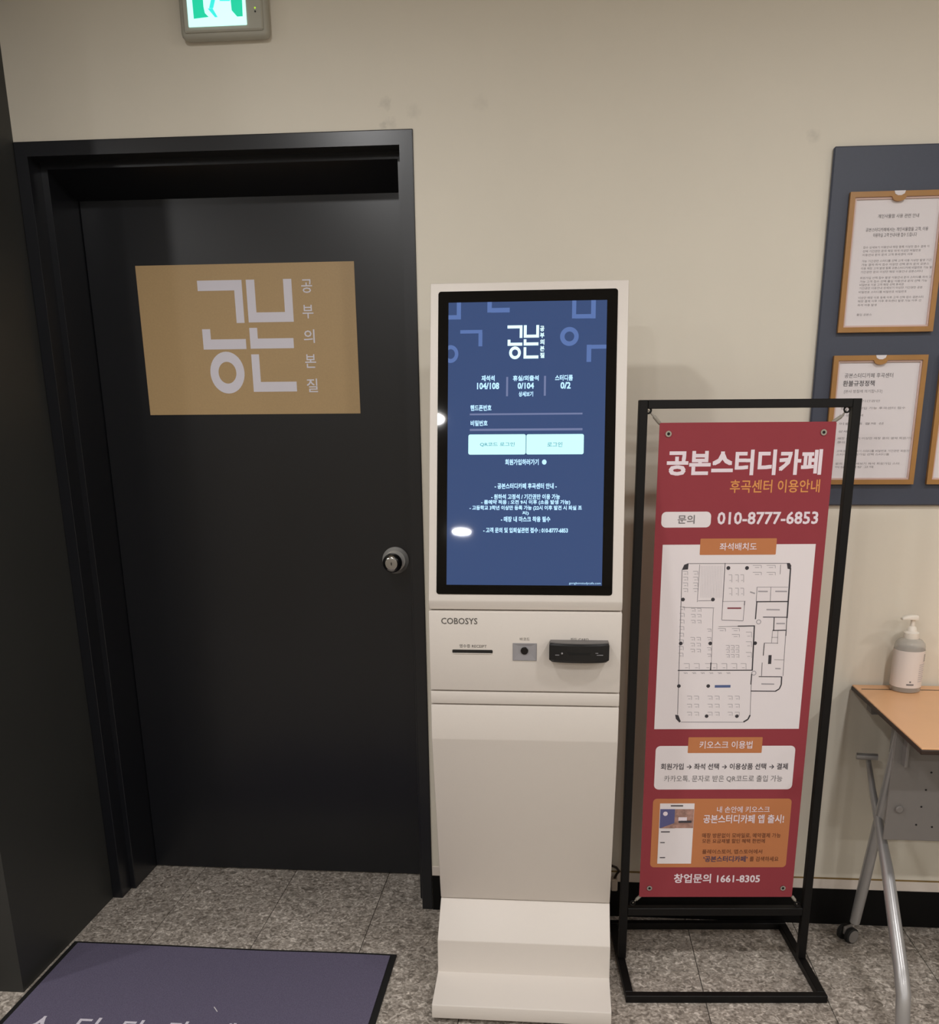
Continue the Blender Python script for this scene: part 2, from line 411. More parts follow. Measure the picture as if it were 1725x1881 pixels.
# ------------------------------------------------------------------ logo strokes in a unit box (x right, y down)
LOGO_POLY = [
    [(0, 0), (.474, 0), (.474, .375), (.389, .375), (.389, .09), (0, .09)],
    [(.519, 0), (.609, 0), (.609, .285), (.912, .285), (.912, 0), (1, 0), (1, .372), (.519, .372)],
    [(.010, .425), (.098, .425), (.098, .517), (.474, .517), (.474, .607), (.010, .607)],
    [(.519, .42), (.604, .42), (.604, .515), (.985, .515), (.985, .605), (.519, .605)],
    [(.519, .655), (.604, .655), (.604, .905), (.99, .905), (.99, .995), (.519, .995)]]
def logo(bm, P, a0, a1, b0, b1, off):
    bm = sub(bm); fx = lambda x: a0 + (a1 - a0) * x; fy = lambda y: b1 - (b1 - b0) * y
    for poly in LOGO_POLY:
        n = len(poly)                                           # L and U strokes: split into convex quads
        for q in {6: ((0, 1, 4, 5), (1, 2, 3, 4)), 8: ((0, 1, 2, 7), (7, 2, 3, 6), (3, 4, 5, 6))}[n]:
            if n == 6 and poly[0][1] > 0.1: q = {(0, 1, 4, 5): (0, 1, 2, 5), (1, 2, 3, 4): (5, 2, 3, 4)}[q]
            fpoly(bm, P, [(fx(poly[i][0]), fy(poly[i][1])) for i in q], off)
    ring_uv(bm, P, fx(.247), fy(.818), (a1 - a0) * .186, (b1 - b0) * .19, 0.52, off, 40)
# ------------------------------------------------------------------ gold sign on the door
SGN = Panel((0, LEAFY - 0.0012, 0), (1, 0, 0), (0, 0, 1))
sa0, sa1 = 0.185, 0.7915; sb0, sb1 = 1.4245, 1.8155
sign = thing('door_sign', (0.488, LEAFY, sb0), 'gold rectangular sign with white letter logo on dark door', 'sign')
obj('sign_plate', box(bm_new(), (sa0, LEAFY - 0.0012, sb0), (sa1, LEAFY, sb1)), GOLD, sign)
bm = bm_new()
ta = SGN.uv(361.7, 515.7); tb = SGN.uv(376.4, 721.8); tc = SGN.uv(535.2, 514)
logo(bm, SGN, ta[0], tc[0], tb[1], ta[1], 0.0004)
pl('sign_logo', bm, WHITEINK, sign)
bm = PB()
for ch, zx, zy in (('공', 1278, 213), ('부', 1287, 393), ('의', 1296, 566), ('본', 1306, 741), ('질', 1318, 912)):
    cx, cy = 230 + zx / 3.833, 470 + zy / 3.833
    write(bm, SGN, ch, cx - 10, cy - 12.5, cx + 10, cy + 12.5, 0.0004, 0.008)
pl('lettering', bm, WHITEINK, sign)
# ------------------------------------------------------------------ emergency exit lamp above the door
ex = thing('exit_sign', (0.56, 0, 2.262), 'lit green and white emergency exit lamp above the dark door', 'exit sign')
E0, E1, EZ0, EZ1 = 0.457, 0.664, 2.260, 2.462
obj('housing', box(bm_new(), (E0, -0.034, EZ0), (E1, 0.0, EZ1), 0.012, seg=3), EXITB, ex, smooth=True)
obj('face_cover', box(bm_new(), (E0 + 0.012, -0.040, EZ0 + 0.010), (E1 - 0.008, -0.032, EZ1 - 0.010), 0.003), EXITB, ex)
EXL = mat('exit lamp white glow', (225, 250, 245), 0.4, emit=(188, 255, 244), estr=0.95)
EXG = mat('exit lamp green glow', (10, 150, 110), 0.4, emit=(30, 216, 170), estr=0.8)
EXC = mat('exit lamp runner glow', (40, 200, 190), 0.4, emit=(60, 235, 225), estr=0.85)
EP = Panel((0, -0.0402, 0), (1, 0, 0), (0, 0, 1))
p0 = EP.uv(350, 54); p1 = EP.uv(456.5, 49)
ea0, ea1, eb0, eb1 = 0.482, 0.6195, 2.2795, 2.445
pn = obj('light_panel', box(bm_new(), (ea0, -0.0425, eb0), (ea1, -0.0395, eb1), 0.001), EXL, ex)
EP = Panel((0, -0.0426, 0), (1, 0, 0), (0, 0, 1))
ez = lambda x, y: EP.uv(300 + x / 7.84, y / 7.84)
bm = bm_new()
fpoly(bm, EP, [ez(440, 272), ez(655, 245), ez(600, 190), ez(580, 100), ez(572, 0), (ez(572, 0)[0], eb1 - 0.012), (ez(410, 0)[0], eb1 - 0.012), ez(415, 0)], 0.0003)
fpoly(bm, EP, [ez(1065, 240), ez(1145, 235), ez(1135, 0), (ez(1135, 0)[0], eb1 - 0.012), (ez(970, 0)[0], eb1 - 0.012), ez(970, 0), ez(985, 150)], 0.0003)
pl('green_field', bm, EXG, pn)
bm = bm_new()
for pts in ([(660, 120), (720, 120), (760, -60), (700, -60)], [(640, 125), (710, 120), (785, 248), (745, 250)], [(700, -60), (860, -60), (840, -260), (740, -260)],
            [(810, 15), (960, 15), (960, -40), (830, -60)], [(740, -260), (800, -240), (900, -160), (930, -190)], [(620, -190), (660, -160), (760, -250), (740, -280)]):
    fpoly(bm, EP, [ez(*q) for q in pts], 0.0005)
h = ez(800, -330); ring_uv(bm, EP, h[0], h[1], 0.009, 0.009, 0.0, 0.0005, 16)
pl('running_figure', bm, EXC, pn)
bm = bm_new(); q = EP.uv(468, 19); lathe(bm, [(0.0022, 0), (0.0018, 0.0012)], (q[0], -0.0398, q[1] - 0.001), '-y', 12); obj('test_button', bm, BLACKPL, ex)
LED = mat('charge lamp', (150, 200, 40), 0.4, emit=(190, 235, 60), estr=0.8)
bm = bm_new(); lathe(bm, [(0.002, 0), (0.0015, 0.0015)], (q[0], -0.0398, q[1] + 0.006), '-y', 12); obj('charge_lamp', bm, LED, ex)
# ------------------------------------------------------------------ kiosk
KX0, KX1 = 1.062, 1.493
kiosk = thing('kiosk', ((KX0 + KX1) / 2, -0.35, 0), 'tall off-white self-service kiosk with a lit touch screen, beside the dark door', 'kiosk')
def kprism(pts, x0=KX0, x1=KX1, bev=0.0025, M=KIOSK, name='panel', parent=kiosk):
    bm = prism(bm_new(), [(x0, y, z) for y, z in pts], (x1 - x0, 0, 0))
    if bev: bmesh.ops.bevel(bm, geom=bm.edges[:], offset=bev, segments=2, profile=0.5, affect='EDGES', clamp_overlap=True)
    return obj(name, bm, M, parent, smooth=True)
SL = 0.2155                                                      # screen plane leans back: dy/dz
sy = lambda z: -0.422 + (z - 0.994) * SL
BK = -0.215
head = kprism([(sy(1.692), 1.692), (sy(1.016), 1.016), (-0.4125, 0.9955), (BK, 0.9955), (BK, 1.692)], name='screen_housing')
ctrl = kprism([(-0.4205, 0.9925), (-0.4205, 0.8085), (BK, 0.8085), (BK, 0.9925)], name='control_panel')
kprism([(-0.4195, 0.8055), (-0.4185, 0.7755), (BK, 0.7755), (BK, 0.8055)], name='trim_band')
kprism([(-0.418, 0.7725), (-0.420, 0.690), (-0.327, 0.224), (BK, 0.224), (BK, 0.7725)], name='lower_panel')
kprism([(-0.326, 0.2225), (-0.405, 0.148), (-0.405, 0.058), (-0.527, 0.047), (-0.531, 0.013), (-0.14, 0.013), (-0.14, 0.1), (BK, 0.2225)], name='base')
kprism([(-0.40, 0.995), (-0.40, 0.80), (-0.40, 0.76), (-0.225, 0.76), (-0.225, 0.995)], KX0 + 0.004, KX1 - 0.004, 0, KCORE, 'inner_core')
for fx in (KX0 + 0.05, KX1 - 0.05):
    for fy in (-0.49, -0.18):
        obj('rubber_foot', lathe(bm_new(), [(0.016, 0.0), (0.018, 0.003), (0.018, 0.0135)], (fx, fy, 0), 'z', 16), RUBBER, kiosk)
# screen glass and display on the leaning plane
SCR = Panel((0, sy(1.2), 1.2), (1, 0, 0), (0, SL, 1))
def pslab(name, P, a0, a1, b0, b1, o0, o1, r, M, parent):
    pts = [P.w(a, b, o0) for a, b in rrect(a0, a1, b0, b1, r)]
    return obj(name, prism(bm_new(), pts, P.n * (o1 - o0)), M, parent)
ga, gb = SCR.uv(801.9, 536.7), SCR.uv(1134.2, 529.8); gc, gd = SCR.uv(803.7, 1092.4), SCR.uv(1125.8, 1093)
GA0, GA1 = (ga[0] + gc[0]) / 2 + 0.001, (gb[0] + gd[0]) / 2; GB0, GB1 = (gc[1] + gd[1]) / 2, (ga[1] + gb[1]) / 2
glass = pslab('screen_bezel', SCR, GA0, GA1, GB0, GB1, -0.002, 0.0012, 0.006, GLASSBLACK, kiosk)
aa, ab = SCR.uv(821.5, 556.9), SCR.uv(1114, 551); ac, ad_ = SCR.uv(823.1, 1074.4), SCR.uv(1107.1, 1075.8)
AA0, AA1 = (aa[0] + ac[0]) / 2, (ab[0] + ad_[0]) / 2; AB0, AB1 = (ac[1] + ad_[1]) / 2, (aa[1] + ab[1]) / 2
def screen_mat(name, rgb, s): return mat(name, (4, 4, 6), 0.025, spec=0.55, emit=rgb, estr=s)
S_BG = screen_mat('screen navy', (58, 78, 120), 1.0)
S_DECO = screen_mat('screen pale blue shapes', (92, 118, 174), 1.0)
S_LINE = screen_mat('screen thin lines', (116, 126, 164), 1.0)
S_TXT = screen_mat('screen white writing', (184, 226, 255), 1.25)
S_LOGO = screen_mat('screen logo', (214, 250, 255), 1.35)
S_BTN = screen_mat('screen mint buttons', (196, 252, 252), 1.2)
S_BTXT = screen_mat('screen button writing', (92, 158, 176), 1.0)
disp = pslab('display', SCR, AA0, AA1, AB0, AB1, 0.0011, 0.0014, 0.0, S_BG, kiosk)
T1, T2, T3 = 0.0016, 0.0018, 0.0020
S2 = lambda x, y: SCR.uv(800 + x / 5.0735, 540 + y / 5.0735)
S3 = lambda x, y: SCR.uv(800 + x / 5.0735, 780 + y / 5.0735)
bm = PB()
def zr(f, x0, y0, x1, y1, off=T1, r=0.0, clipa=True):
    a0, b1 = f(x0, y0); a1, b0 = f(x1, y1)
    b0 = f((x0 + x1) / 2, y1)[1]; b1 = f((x0 + x1) / 2, y0)[1]
    if clipa: a0 = max(a0, AA0); a1 = min(a1, AA1); b1 = min(b1, AB1); b0 = max(b0, AB0)
    fpoly(bm, SCR, rrect(a0, a1, b0, b1, r), off)
for q in ((100, 200, 238, 240), (200, 60, 238, 205), (485, 60, 525, 175), (520, 132, 692, 175), (1275, 50, 1310, 230), (1452, 50, 1492, 230), (1305, 190, 1460, 230),
          (232, 338, 437, 370), (402, 365, 437, 490), (1410, 475, 1450, 635), (1445, 475, 1595, 512)): zr(S2, *q)
c = S2(1248, 398); e = S2(1335, 398); ring_uv(bm, SCR, c[0], c[1], e[0] - c[0], e[0] - c[0], 0.52, T1)
c = S2(142, 562); e = S2(214, 562); ring_uv(bm, SCR, c[0], c[1], e[0] - c[0], (e[0] - c[0]) * 1.12, 0.55, T1, clip=AA0)
pl('background_shape', bm, S_DECO, disp)
bm = PB()
for q in ((660, 775, 676, 955), (1012, 765, 1028, 950), (320, 1112, 1370, 1128), (320, 1255, 1370, 1275)): zr(S2, *q)
pl('divider_line', bm, S_LINE, disp)
bm = bm_new()
a0, b1 = S2(672, 296); a1, b0 = S2(962, 604); logo(bm, SCR, a0, a1, b0, b1, T1)
for k in range(5):
    cx, cy = 995, 325 + k * 62
    write(bm, SCR, '공부의본질'[k], 800 + (cx - 20) / 5.0735, 540 + (cy - 25) / 5.0735, 800 + (cx + 20) / 5.0735, 540 + (cy + 25) / 5.0735, T1, 0.03)
pl('screen_logo', bm, S_LOGO, disp)
bm = PB()
zr(S3, 308, 92, 840, 280, T1, 0.004); zr(S3, 848, 90, 1380, 278, T1, 0.004)
pl('login_button', bm, S_BTN, disp)
def zw(org, s, x0, y0, x1, y1, off=T1, bold=0.03):
    k = 5.0735; write(bm, SCR, s, 800 + x0 / k, org + y0 / k, 800 + x1 / k, org + y1 / k, off, bold)
bm = PB()
zw(780, 'QR코드 로그인', 415, 166, 738, 206, T2, 0.012); zw(780, '로그인', 1042, 164, 1182, 208, T2, 0.012)
pl('button_lettering', bm, S_BTXT, disp)
bm = PB()
for s, x0, y0, x1, y1 in (('재석석', 430, 760, 552, 815), ('104/108', 388, 828, 594, 890), ('휴실/외출석', 722, 760, 962, 812), ('0/104', 766, 828, 918, 886), ('상세보기', 776, 910, 910, 958),
                          ('스터디룸', 1115, 755, 1280, 810), ('0/2', 1165, 822, 1260, 885), ('핸드폰번호', 326, 1036, 522, 1090), ('비밀번호', 328, 1180, 486, 1232)): zw(540, s, x0, y0, x1, y1)
for s, x0, y0, x1, y1 in (('회원가입하러가기', 650, 322, 962, 378), ('- 공본스터디카페 후곡센터 안내 -', 552, 546, 1130, 600), ('- 원하석 고정석 / 기간권만 이용 가능', 520, 648, 1160, 698),
                          ('- 룸예약 적용 : 오전 9시 이후 (소음 발생 가능)', 426, 702, 1256, 750), ('- 고등학교 3학년 이상만 등록 가능 (22시 이후 발견 시 퇴실 조', 318, 754, 1364, 804), ('치)', 808, 808, 870, 846),
                          ('- 매장 내 마스크 착용 필수', 610, 856, 1070, 908), ('- 고객 문의 및 입퇴실관련 접수 : 010-8777-6853', 446, 960, 1234, 1010)): zw(780, s, x0, y0, x1, y1)
zw(780, 'gongbonstudycafe.com', 1245, 1468, 1540, 1494, T1, 0.0)
c = S3(1014, 350); ring_uv(bm, SCR, c[0], c[1], 0.005, 0.0056, 0.0, T1, 20)
pl('screen_lettering', bm, S_TXT, disp)
# control panel fittings
CP = Panel((0, -0.4205, 0), (1, 0, 0), (0, 0, 1))
def prect(P, x0, y0, x1, y1): return P.rect(x0, y0, x1, y1)
bm = bm_new(); write(bm, CP, 'COBOSYS', 810.5, 1135, 877, 1146.5, 0.0004, 0.01); pl('maker_lettering', bm, GREYTXT, ctrl)
bm = PB()
write(bm, CP, '영수증 RECEIPT', 844, 1183.5, 894, 1190, 0.0004, 0.0); write(bm, CP, '바코드', 955, 1171, 973, 1177, 0.0004, 0.0); write(bm, CP, '카드 CARD', 1048, 1171.5, 1081.5, 1178, 0.0004, 0.0)
pl('control_lettering', bm, GREYTXT, ctrl)
a0, a1, b0, b1 = prect(CP, 831, 1193.5, 905, 1199.5)
obj('receipt_slot', prism(bm_new(), [CP.w(a, b, 0.0006) for a, b in rrect(a0, a1, b0, b1, 0.002)], CP.n * -0.004), BLACKPL, ctrl)
bm = bm_new(); box(bm, (a0 + 0.002, -0.4222, b0 - 0.0016), (a1 - 0.002, -0.4205, b0), 0.0004); obj('slot_lip', bm, KIOSK, ctrl)
a0, a1, b0, b1 = prect(CP, 942, 1181.5, 986, 1213.5)
sc_ = obj('scanner_window', grid_hole(bm_new(), (a0, a1, b0, b1), (a0 + 0.011, a1 - 0.011, b0 + 0.012, b1 - 0.008), -0.4213, -0.4195), GREYPL, ctrl)
# sloped sides of the scanner pocket
bm = bm_new()
o = [(a0 + 0.001, b0 + 0.001), (a1 - 0.001, b0 + 0.001), (a1 - 0.001, b1 - 0.001), (a0 + 0.001, b1 - 0.001)]; i_ = [(a0 + 0.013, b0 + 0.016), (a1 - 0.013, b0 + 0.016), (a1 - 0.013, b1 - 0.006), (a0 + 0.013, b1 - 0.006)]
vo = [bm.verts.new(CP.w(a, b, 0.0022)) for a, b in o]; vi = [bm.verts.new(CP.w(a, b, 0.0009)) for a, b in i_]
for k in range(4): bm.faces.new((vo[k], vo[(k + 1) % 4], vi[(k + 1) % 4], vi[k]))
bm.faces.new(vi); vb = [bm.verts.new(CP.w(a, b, 0.0)) for a, b in o]
for k in range(4): bm.faces.new((vo[(k + 1) % 4], vo[k], vb[k], vb[(k + 1) % 4]))
obj('scanner_recess', bm, GREYPL, sc_, smooth='flat')
q = CP.uv(963.5, 1195); obj('scanner_lens', lathe(bm_new(), [(0.0085, 0), (0.0085, 0.0024), (0.007, 0.003)], (q[0], -0.4212, q[1]), '-y', 20), LENS, sc_)
# card reader: bowed black block with a slot
ra0, ra1 = 1.3335, 1.4655; rz0, rz1 = 0.886, 0.929
bm = bm_new(); fp = []; N = 10
for k in range(N + 1):
    x = ra0 + (ra1 - ra0) * k / N; t = 2 * k / N - 1; fp.append((x, -0.449 - 0.011 * (1 - t * t)))
rings = []
for z, ins, dy in ((rz0, 0.006, 0.004), (rz0 + 0.006, 0.0, 0.0), (rz1 - 0.004, 0.0, 0.0), (rz1, 0.002, 0.004)):
    rings.append([bm.verts.new((min(max(x, ra0 + ins), ra1 - ins), y + dy, z)) for x, y in fp] + [bm.verts.new((ra1 - ins, -0.4208, z)), bm.verts.new((ra0 + ins, -0.4208, z))])
for u_, v_ in zip(rings, rings[1:]):
    n = len(u_)
    for k in range(n): bm.faces.new((u_[k], u_[(k + 1) % n], v_[(k + 1) % n], v_[k]))
bm.faces.new(rings[0][::-1]); bm.faces.new(rings[-1])
reader = obj('card_reader', bm, BLACKPL, ctrl)
bm = bm_new(); tp = [(min(max(x, ra0 + 0.002), ra1 - 0.002), y + 0.0045, rz1 - 0.0005) for x, y in fp] + [(ra1 - 0.002, -0.4206, rz1 - 0.0005), (ra0 + 0.002, -0.4206, rz1 - 0.0005)]
obj('reader_cover', prism(bm, tp, (0, 0, 0.002)), mat('grey reader cover', (104, 100, 98), 0.5), reader)
bm = bm_new(); box(bm, (1.375, -0.4608, 0.9065), (1.424, -0.455, 0.9095)); obj('card_slot', bm, mat('slot void', (2, 2, 2), 0.8), reader)
obj('reader_lamp', lathe(bm_new(), [(0.0022, 0.0), (0.0018, 0.0012)], (1.362, -0.4578, 0.9085), '-y', 12), GREYPL, reader)
bm = bm_new(); box(bm, (1.347, -0.4565, 0.9035), (1.356, -0.4545, 0.9045)); box(bm, (1.438, -0.457, 0.9045), (1.452, -0.4545, 0.9055)); box(bm, (1.435, -0.4575, 0.909), (1.441, -0.455, 0.910)); tag(obj('reader_marks', bm, GREYPL, reader), kind='stuff')
# ------------------------------------------------------------------ banner stand
TH = math.radians(4.0); ST = Vector((1.773, -0.228, 0))
RZ = Matrix.Rotation(TH, 3, 'Z')
stand = thing('banner_stand', ST, 'black square-tube banner stand with crimson guide banner, beside the kiosk', 'banner stand')
T = 0.010
def sbox(name, lo, hi, bev=0.0012): return obj(name, box(bm_new(), lo, hi, bev, RZ, ST), STEELBLK, stand)
HW = 0.2385; BH = 0.2505
sbox('post', (-HW - T, -T, 0.0205), (-HW + T, T, 1.4445)); sbox('post', (HW - T, -T, 0.0205), (HW + T, T, 1.4445))
sbox('top_rail', (-HW + T, -T, 1.4255), (HW - T, T, 1.4445)); sbox('lower_rail', (-HW + T, -T, 0.148), (HW - T, T, 0.169))
FB, BB = -0.175, 0.186
sbox('base_side', (-BH, FB + 0.02, 0.0), (-BH + 0.02, BB - 0.02, 0.0200)); sbox('base_side', (BH - 0.02, FB + 0.02, 0.0), (BH, BB - 0.02, 0.0200))
sbox('base_front', (-BH, FB, 0.0), (BH, FB + 0.02, 0.0200)); sbox('base_back', (-BH, BB - 0.02, 0.0), (BH, BB, 0.0200))
BAN = Panel(ST + RZ @ Vector((0, -0.003, 0)), RZ @ Vector((1, 0, 0)), (0, 0, 1))
c4 = [BAN.uv(1208.5, 778), BAN.uv(1533, 773), BAN.uv(1177, 1645), BAN.uv(1458, 1650)]
NA0, NA1 = (c4[0][0] + c4[2][0]) / 2, (c4[1][0] + c4[3][0]) / 2; NB0, NB1 = (c4[2][1] + c4[3][1]) / 2, (c4[0][1] + c4[1][1]) / 2
ban = pslab('banner_sheet', BAN, NA0, NA1, NB0, NB1, -0.0012, 0.0, 0.004, RED, stand)
def ppoly(bm, P, x0, y0, x1, y1, off, r=0.0): fpoly(bm, P, rrect(*P.rect(x0, y0, x1, y1), r), off)
L1, L2, L3, L4 = 0.0003, 0.0006, 0.0009, 0.0012
bm = PB()
ppoly(bm, BAN, 1215, 940, 1306, 969, L1, 0.011)
q0 = BAN.uv(1216, 1002); q1 = BAN.uv(1497, 998); q2 = BAN.uv(1203, 1340); q3 = BAN.uv(1469, 1338)
fpoly(bm, BAN, rrect((q0[0] + q2[0]) / 2, (q1[0] + q3[0]) / 2, (q2[1] + q3[1]) / 2, (q0[1] + q1[1]) / 2), L1)
ppoly(bm, BAN, 1203, 1370, 1458, 1450, L1, 0.012)
pl('white_field', bm, BWHITE, ban)
bm = PB()
ppoly(bm, BAN, 1286, 989, 1426, 1019, L2, 0.002); ppoly(bm, BAN, 1264, 1354, 1400, 1383, L2, 0.002); ppoly(bm, BAN, 1197, 1467, 1449, 1593, L1, 0.010)
pl('orange_field', bm, ORANGE, ban)
bm = PB(); write(bm, BAN, '공본스터디카페', 1225, 826, 1510, 873, L1, 0.034)
write(bm, BAN, '010-8777-6853', 1318, 940, 1503, 963, L1, 0.02)
write(bm, BAN, '창업문의 1661-8305', 1238, 1605, 1396, 1622, L1, 0.022)
write(bm, BAN, '좌석배치도', 1322, 997, 1390, 1011, L3, 0.012); write(bm, BAN, '키오스크 이용법', 1285, 1361, 1382, 1375, L3, 0.012)
write(bm, BAN, '내 손안에 키오스크', 1317, 1481, 1414, 1492.5, L3, 0.01); write(bm, BAN, '공본스터디카페 앱 출시!', 1292, 1496, 1440, 1512, L3, 0.02)
pl('white_lettering', bm, BLILAC, ban)
bm = bm_new(); write(bm, BAN, '후곡센터 이용안내', 1341, 881, 1506, 905, L1, 0.012); pl('orange_lettering', bm, ORTXT, ban)
bm = PB(); write(bm, BAN, '문의', 1245, 946, 1276, 962, L3, 0.01)
write(bm, BAN, '카카오톡, 문자로 받은 QR코드로 출입 가능', 1220, 1424, 1437, 1436.5, L3, 0.0); pl('grey_lettering', bm, BGREY, ban)
bm = bm_new(); write(bm, BAN, '회원가입 → 좌석 선택 → 이용상품 선택 → 결제', 1214, 1402, 1447, 1413.5, L3, 0.012); pl('dark_lettering', bm, BDARK, ban)
bm = PB()
write(bm, BAN, '매장 방문없이 모바일로, 예약결제 가능', 1290, 1530, 1434, 1539, L3, 0.006); write(bm, BAN, '모든 요금제별 할인 혜택 한번에', 1290, 1540.5, 1405, 1548.5, L3, 0.006)
write(bm, BAN, '플레이스토어, 앱스토어에서', 1290, 1560, 1400, 1568.5, L3, 0.006); write(bm, BAN, '를 검색하세요', 1377, 1573, 1430, 1582, L3, 0.006)
pl('brown_lettering', bm, BROWN, ban)
NAVY = mat('navy writing', (82, 66, 92), 0.6)
bm = bm_new(); write(bm, BAN, '‘공본스터디카페’', 1292, 1572, 1373, 1583, L3, 0.02); pl('navy_lettering', bm, NAVY, ban)
# phone picture on the banner
Z5 = lambda x, y: BAN.uv(1180 + x / 5.75, 1340 + y / 5.75)
def q5(bm, x0, y0, x1, y1, off):
    a0 = Z5(x0, (y0 + y1) / 2)[0]; a1 = Z5(x1, (y0 + y1) / 2)[0]; b0 = Z5((x0 + x1) / 2, y1)[1]; b1 = Z5((x0 + x1) / 2, y0)[1]
    fpoly(bm, BAN, rrect(a0, a1, b0, b1), off)
bm = bm_new(); q5(bm, 172, 780, 533, 1416, L2); pl('phone_picture', bm, BWHITE, ban)
bm = bm_new(); q5(bm, 185, 840, 340, 1040, L3); pl('phone_photo_blue', bm, mat('photo blue', (92, 92, 140), 0.6), ban)
bm = PB(); q5(bm, 340, 840, 540, 1040, L3); fpoly(bm, BAN, [Z5(183, 1042), Z5(342, 985), Z5(342, 1042)], L4); pl('phone_photo_room', bm, mat('photo room', (168, 130, 118), 0.6, noise=0.3, nscale=90), ban)
bm = PB(); c = Z5(243, 888); ring_uv(bm, BAN, c[0], c[1], 0.006, 0.006, 0.0, L4, 16); q5(bm, 380, 925, 470, 965, L4); pl('phone_photo_light', bm, BLILAC, ban)
bm = PB()
for q in ((300, 798, 430, 811), (196, 1074, 290, 1085), (188, 1188, 236, 1197), (183, 1346, 240, 1356), (382, 960, 520, 985)): q5(bm, *q, L4)
pl('phone_print', bm, BDARK, ban)
# seat plan on the banner (zoomed drawing coordinates)
Z4 = lambda x, y: BAN.uv(1190 + x / 5.084, 980 + y / 5.084)
def pline(bm, x0, y0, x1, y1, w): line_uv(bm, BAN, Z4(x0, y0), Z4(x1, y1), w, L2)
bm = bm_new()
for q in ((385, 280, 1300, 278, .0012), (485, 290, 462, 640, .0009), (470, 628, 600, 626, .001), (722, 275, 700, 640, .0016), (700, 640, 690, 805, .0012), (690, 808, 888, 815, .0012), (905, 640, 890, 815, .0009),
          (905, 630, 902, 670, .0018), (325, 690, 620, 695, .001), (612, 700, 590, 1275, .0008), (660, 870, 850, 866, .0009), (1020, 500, 1012, 640, .001), (1150, 498, 1143, 630, .001), (1020, 500, 1310, 500, .0007),
          (320, 340, 278, 1690, .0013), (970, 1300, 955, 1700, .001), (310, 1760, 890, 1762, .001), (1290, 900, 1262, 1330, .0011), (1215, 905, 1210, 1030, .0009), (1090, 1022, 1215, 1024, .001), (1155, 970, 1215, 970, .0008), (1165, 910, 1155, 1020, .0008),
          (1180, 1178, 1270, 1180, .0009), (1068, 1205, 1062, 1330, .0014), (1240, 290, 1236, 380, .001), (700, 635, 910, 632, .0007)): pline(bm, *q)
tag(pl('plan_lines', bm, PLAN, ban), kind='stuff')
bm = bm_new()
for q in ((1333, 320, 1300, 790, .0032), (1012, 637, 1308, 635, .0026), (1018, 637, 1005, 800, .0026), (1075, 780, 1300, 782, .002), (1180, 785, 1175, 905, .0022), (1165, 905, 1295, 903, .0024), (1298, 790, 1290, 955, .0016),
          (840, 865, 1000, 862, .0026), (995, 862, 975, 1275, .0030), (280, 1278, 980, 1276, .0024), (590, 1205, 585, 1275, .0026), (970, 1310, 962, 1410, .0026), (1088, 1022, 1078, 1140, .002), (1035, 1336, 1250, 1338, .002), (960, 1470, 1195, 1472, .0024), (1250, 1335, 1246, 1410, .003),
          (1246, 1410, 1228, 1450, .003), (1228, 1450, 1192, 1472, .003), (1142, 1135, 1137, 1218, .0075), (955, 1695, 935, 1735, .0036), (935, 1735, 892, 1760, .0036)): pline(bm, *q)
for pts in ([(318, 340), (340, 292), (382, 276), (375, 335)], [(1298, 275), (1325, 275), (1340, 300), (1332, 335), (1305, 328)], [(255, 1692), (285, 1695), (308, 1755), (295, 1765), (262, 1730)]): fpoly(bm, BAN, [Z4(*p) for p in pts], L2)
for x, y in ((752, 322), (926, 322), (328, 616), (608, 616), (308, 1026), (583, 1026), (1002, 1024), (290, 1424), (564, 1424), (549, 1705), (832, 1705)):
    c = Z4(x, y); ring_uv(bm, BAN, c[0], c[1], 0.0046, 0.0046, 0.0, L2, 14)
tag(pl('plan_walls', bm, PLAND, ban), kind='stuff')
bm = bm_new(); rr = random.Random(3)
def seat(x, y, w=44, h=34):
    for q in ((x - w / 2, y - h / 2, x + w / 2, y - h / 2), (x + w / 2, y - h / 2, x + w / 2, y + h / 2), (x - w / 4, y + h / 4, x + w / 4, y + h / 4)): pline(bm, *q, .0011)
for y in range(370, 560, 54): seat(350, y); seat(445, y)
for y in range(700, 1180, 62): seat(320 - (y - 700) * 0.03, y)
for bx, by in ((450, 770), (445, 1040)):
    for r_ in range(-1, 2):
        for k in (-1, 1): seat(bx + k * 28, by + r_ * 55, 38, 30)
for y in (905, 985, 1080, 1140): seat(572, y, 36, 28)
for bx in (770, 830, 880):
    for by in (420, 545): seat(bx, by, 30, 70)
for bx in (1020, 1150):
    for by in (310, 375): seat(bx, by, 80, 26)
for x, y in ((820, 900), (820, 955), (690, 900)): seat(x, y, 70, 26)
for x in (745, 790, 835):
    for y in (1060, 1100, 1145): seat(x, y, 32, 30)
for y in (945, 1035, 1135): seat(942, y, 52, 50)
for x in (362, 455, 560, 620, 712, 805, 892): seat(x, 1240, 50, 52)
for k in range(6): seat(350 + k * 80, 1305, 34, 12)
for bx in (420, 612, 800):
    for by in (1535, 1610, 1685):
        for k in (-1, 1): seat(bx + k * 33, by, 42, 34)
for q in ((1108, 710, 1232, 712), (1060, 1404, 1180, 1406), (1030, 540, 1120, 541), (1190, 540, 1300, 541), (955, 545, 1000, 560), (1200, 840, 1280, 840), (1190, 1260, 1240, 1262)): pline(bm, *q, .003)
for x, y in ((1035, 825), (990, 1303)):
    c = Z4(x, y); ring_uv(bm, BAN, c[0], c[1], 0.006, 0.006, 0.7, L2, 16)
for k in range(14): pline(bm, 500 + k * 15, 300, 494 + k * 14.5, 600, .0004)
tag(pl('plan_seats', bm, PLANL, ban), kind='stuff')
bm = bm_new(); pline(bm, 743, 697, 872, 697, .0036); pl('plan_red_bar', bm, DRED, ban)
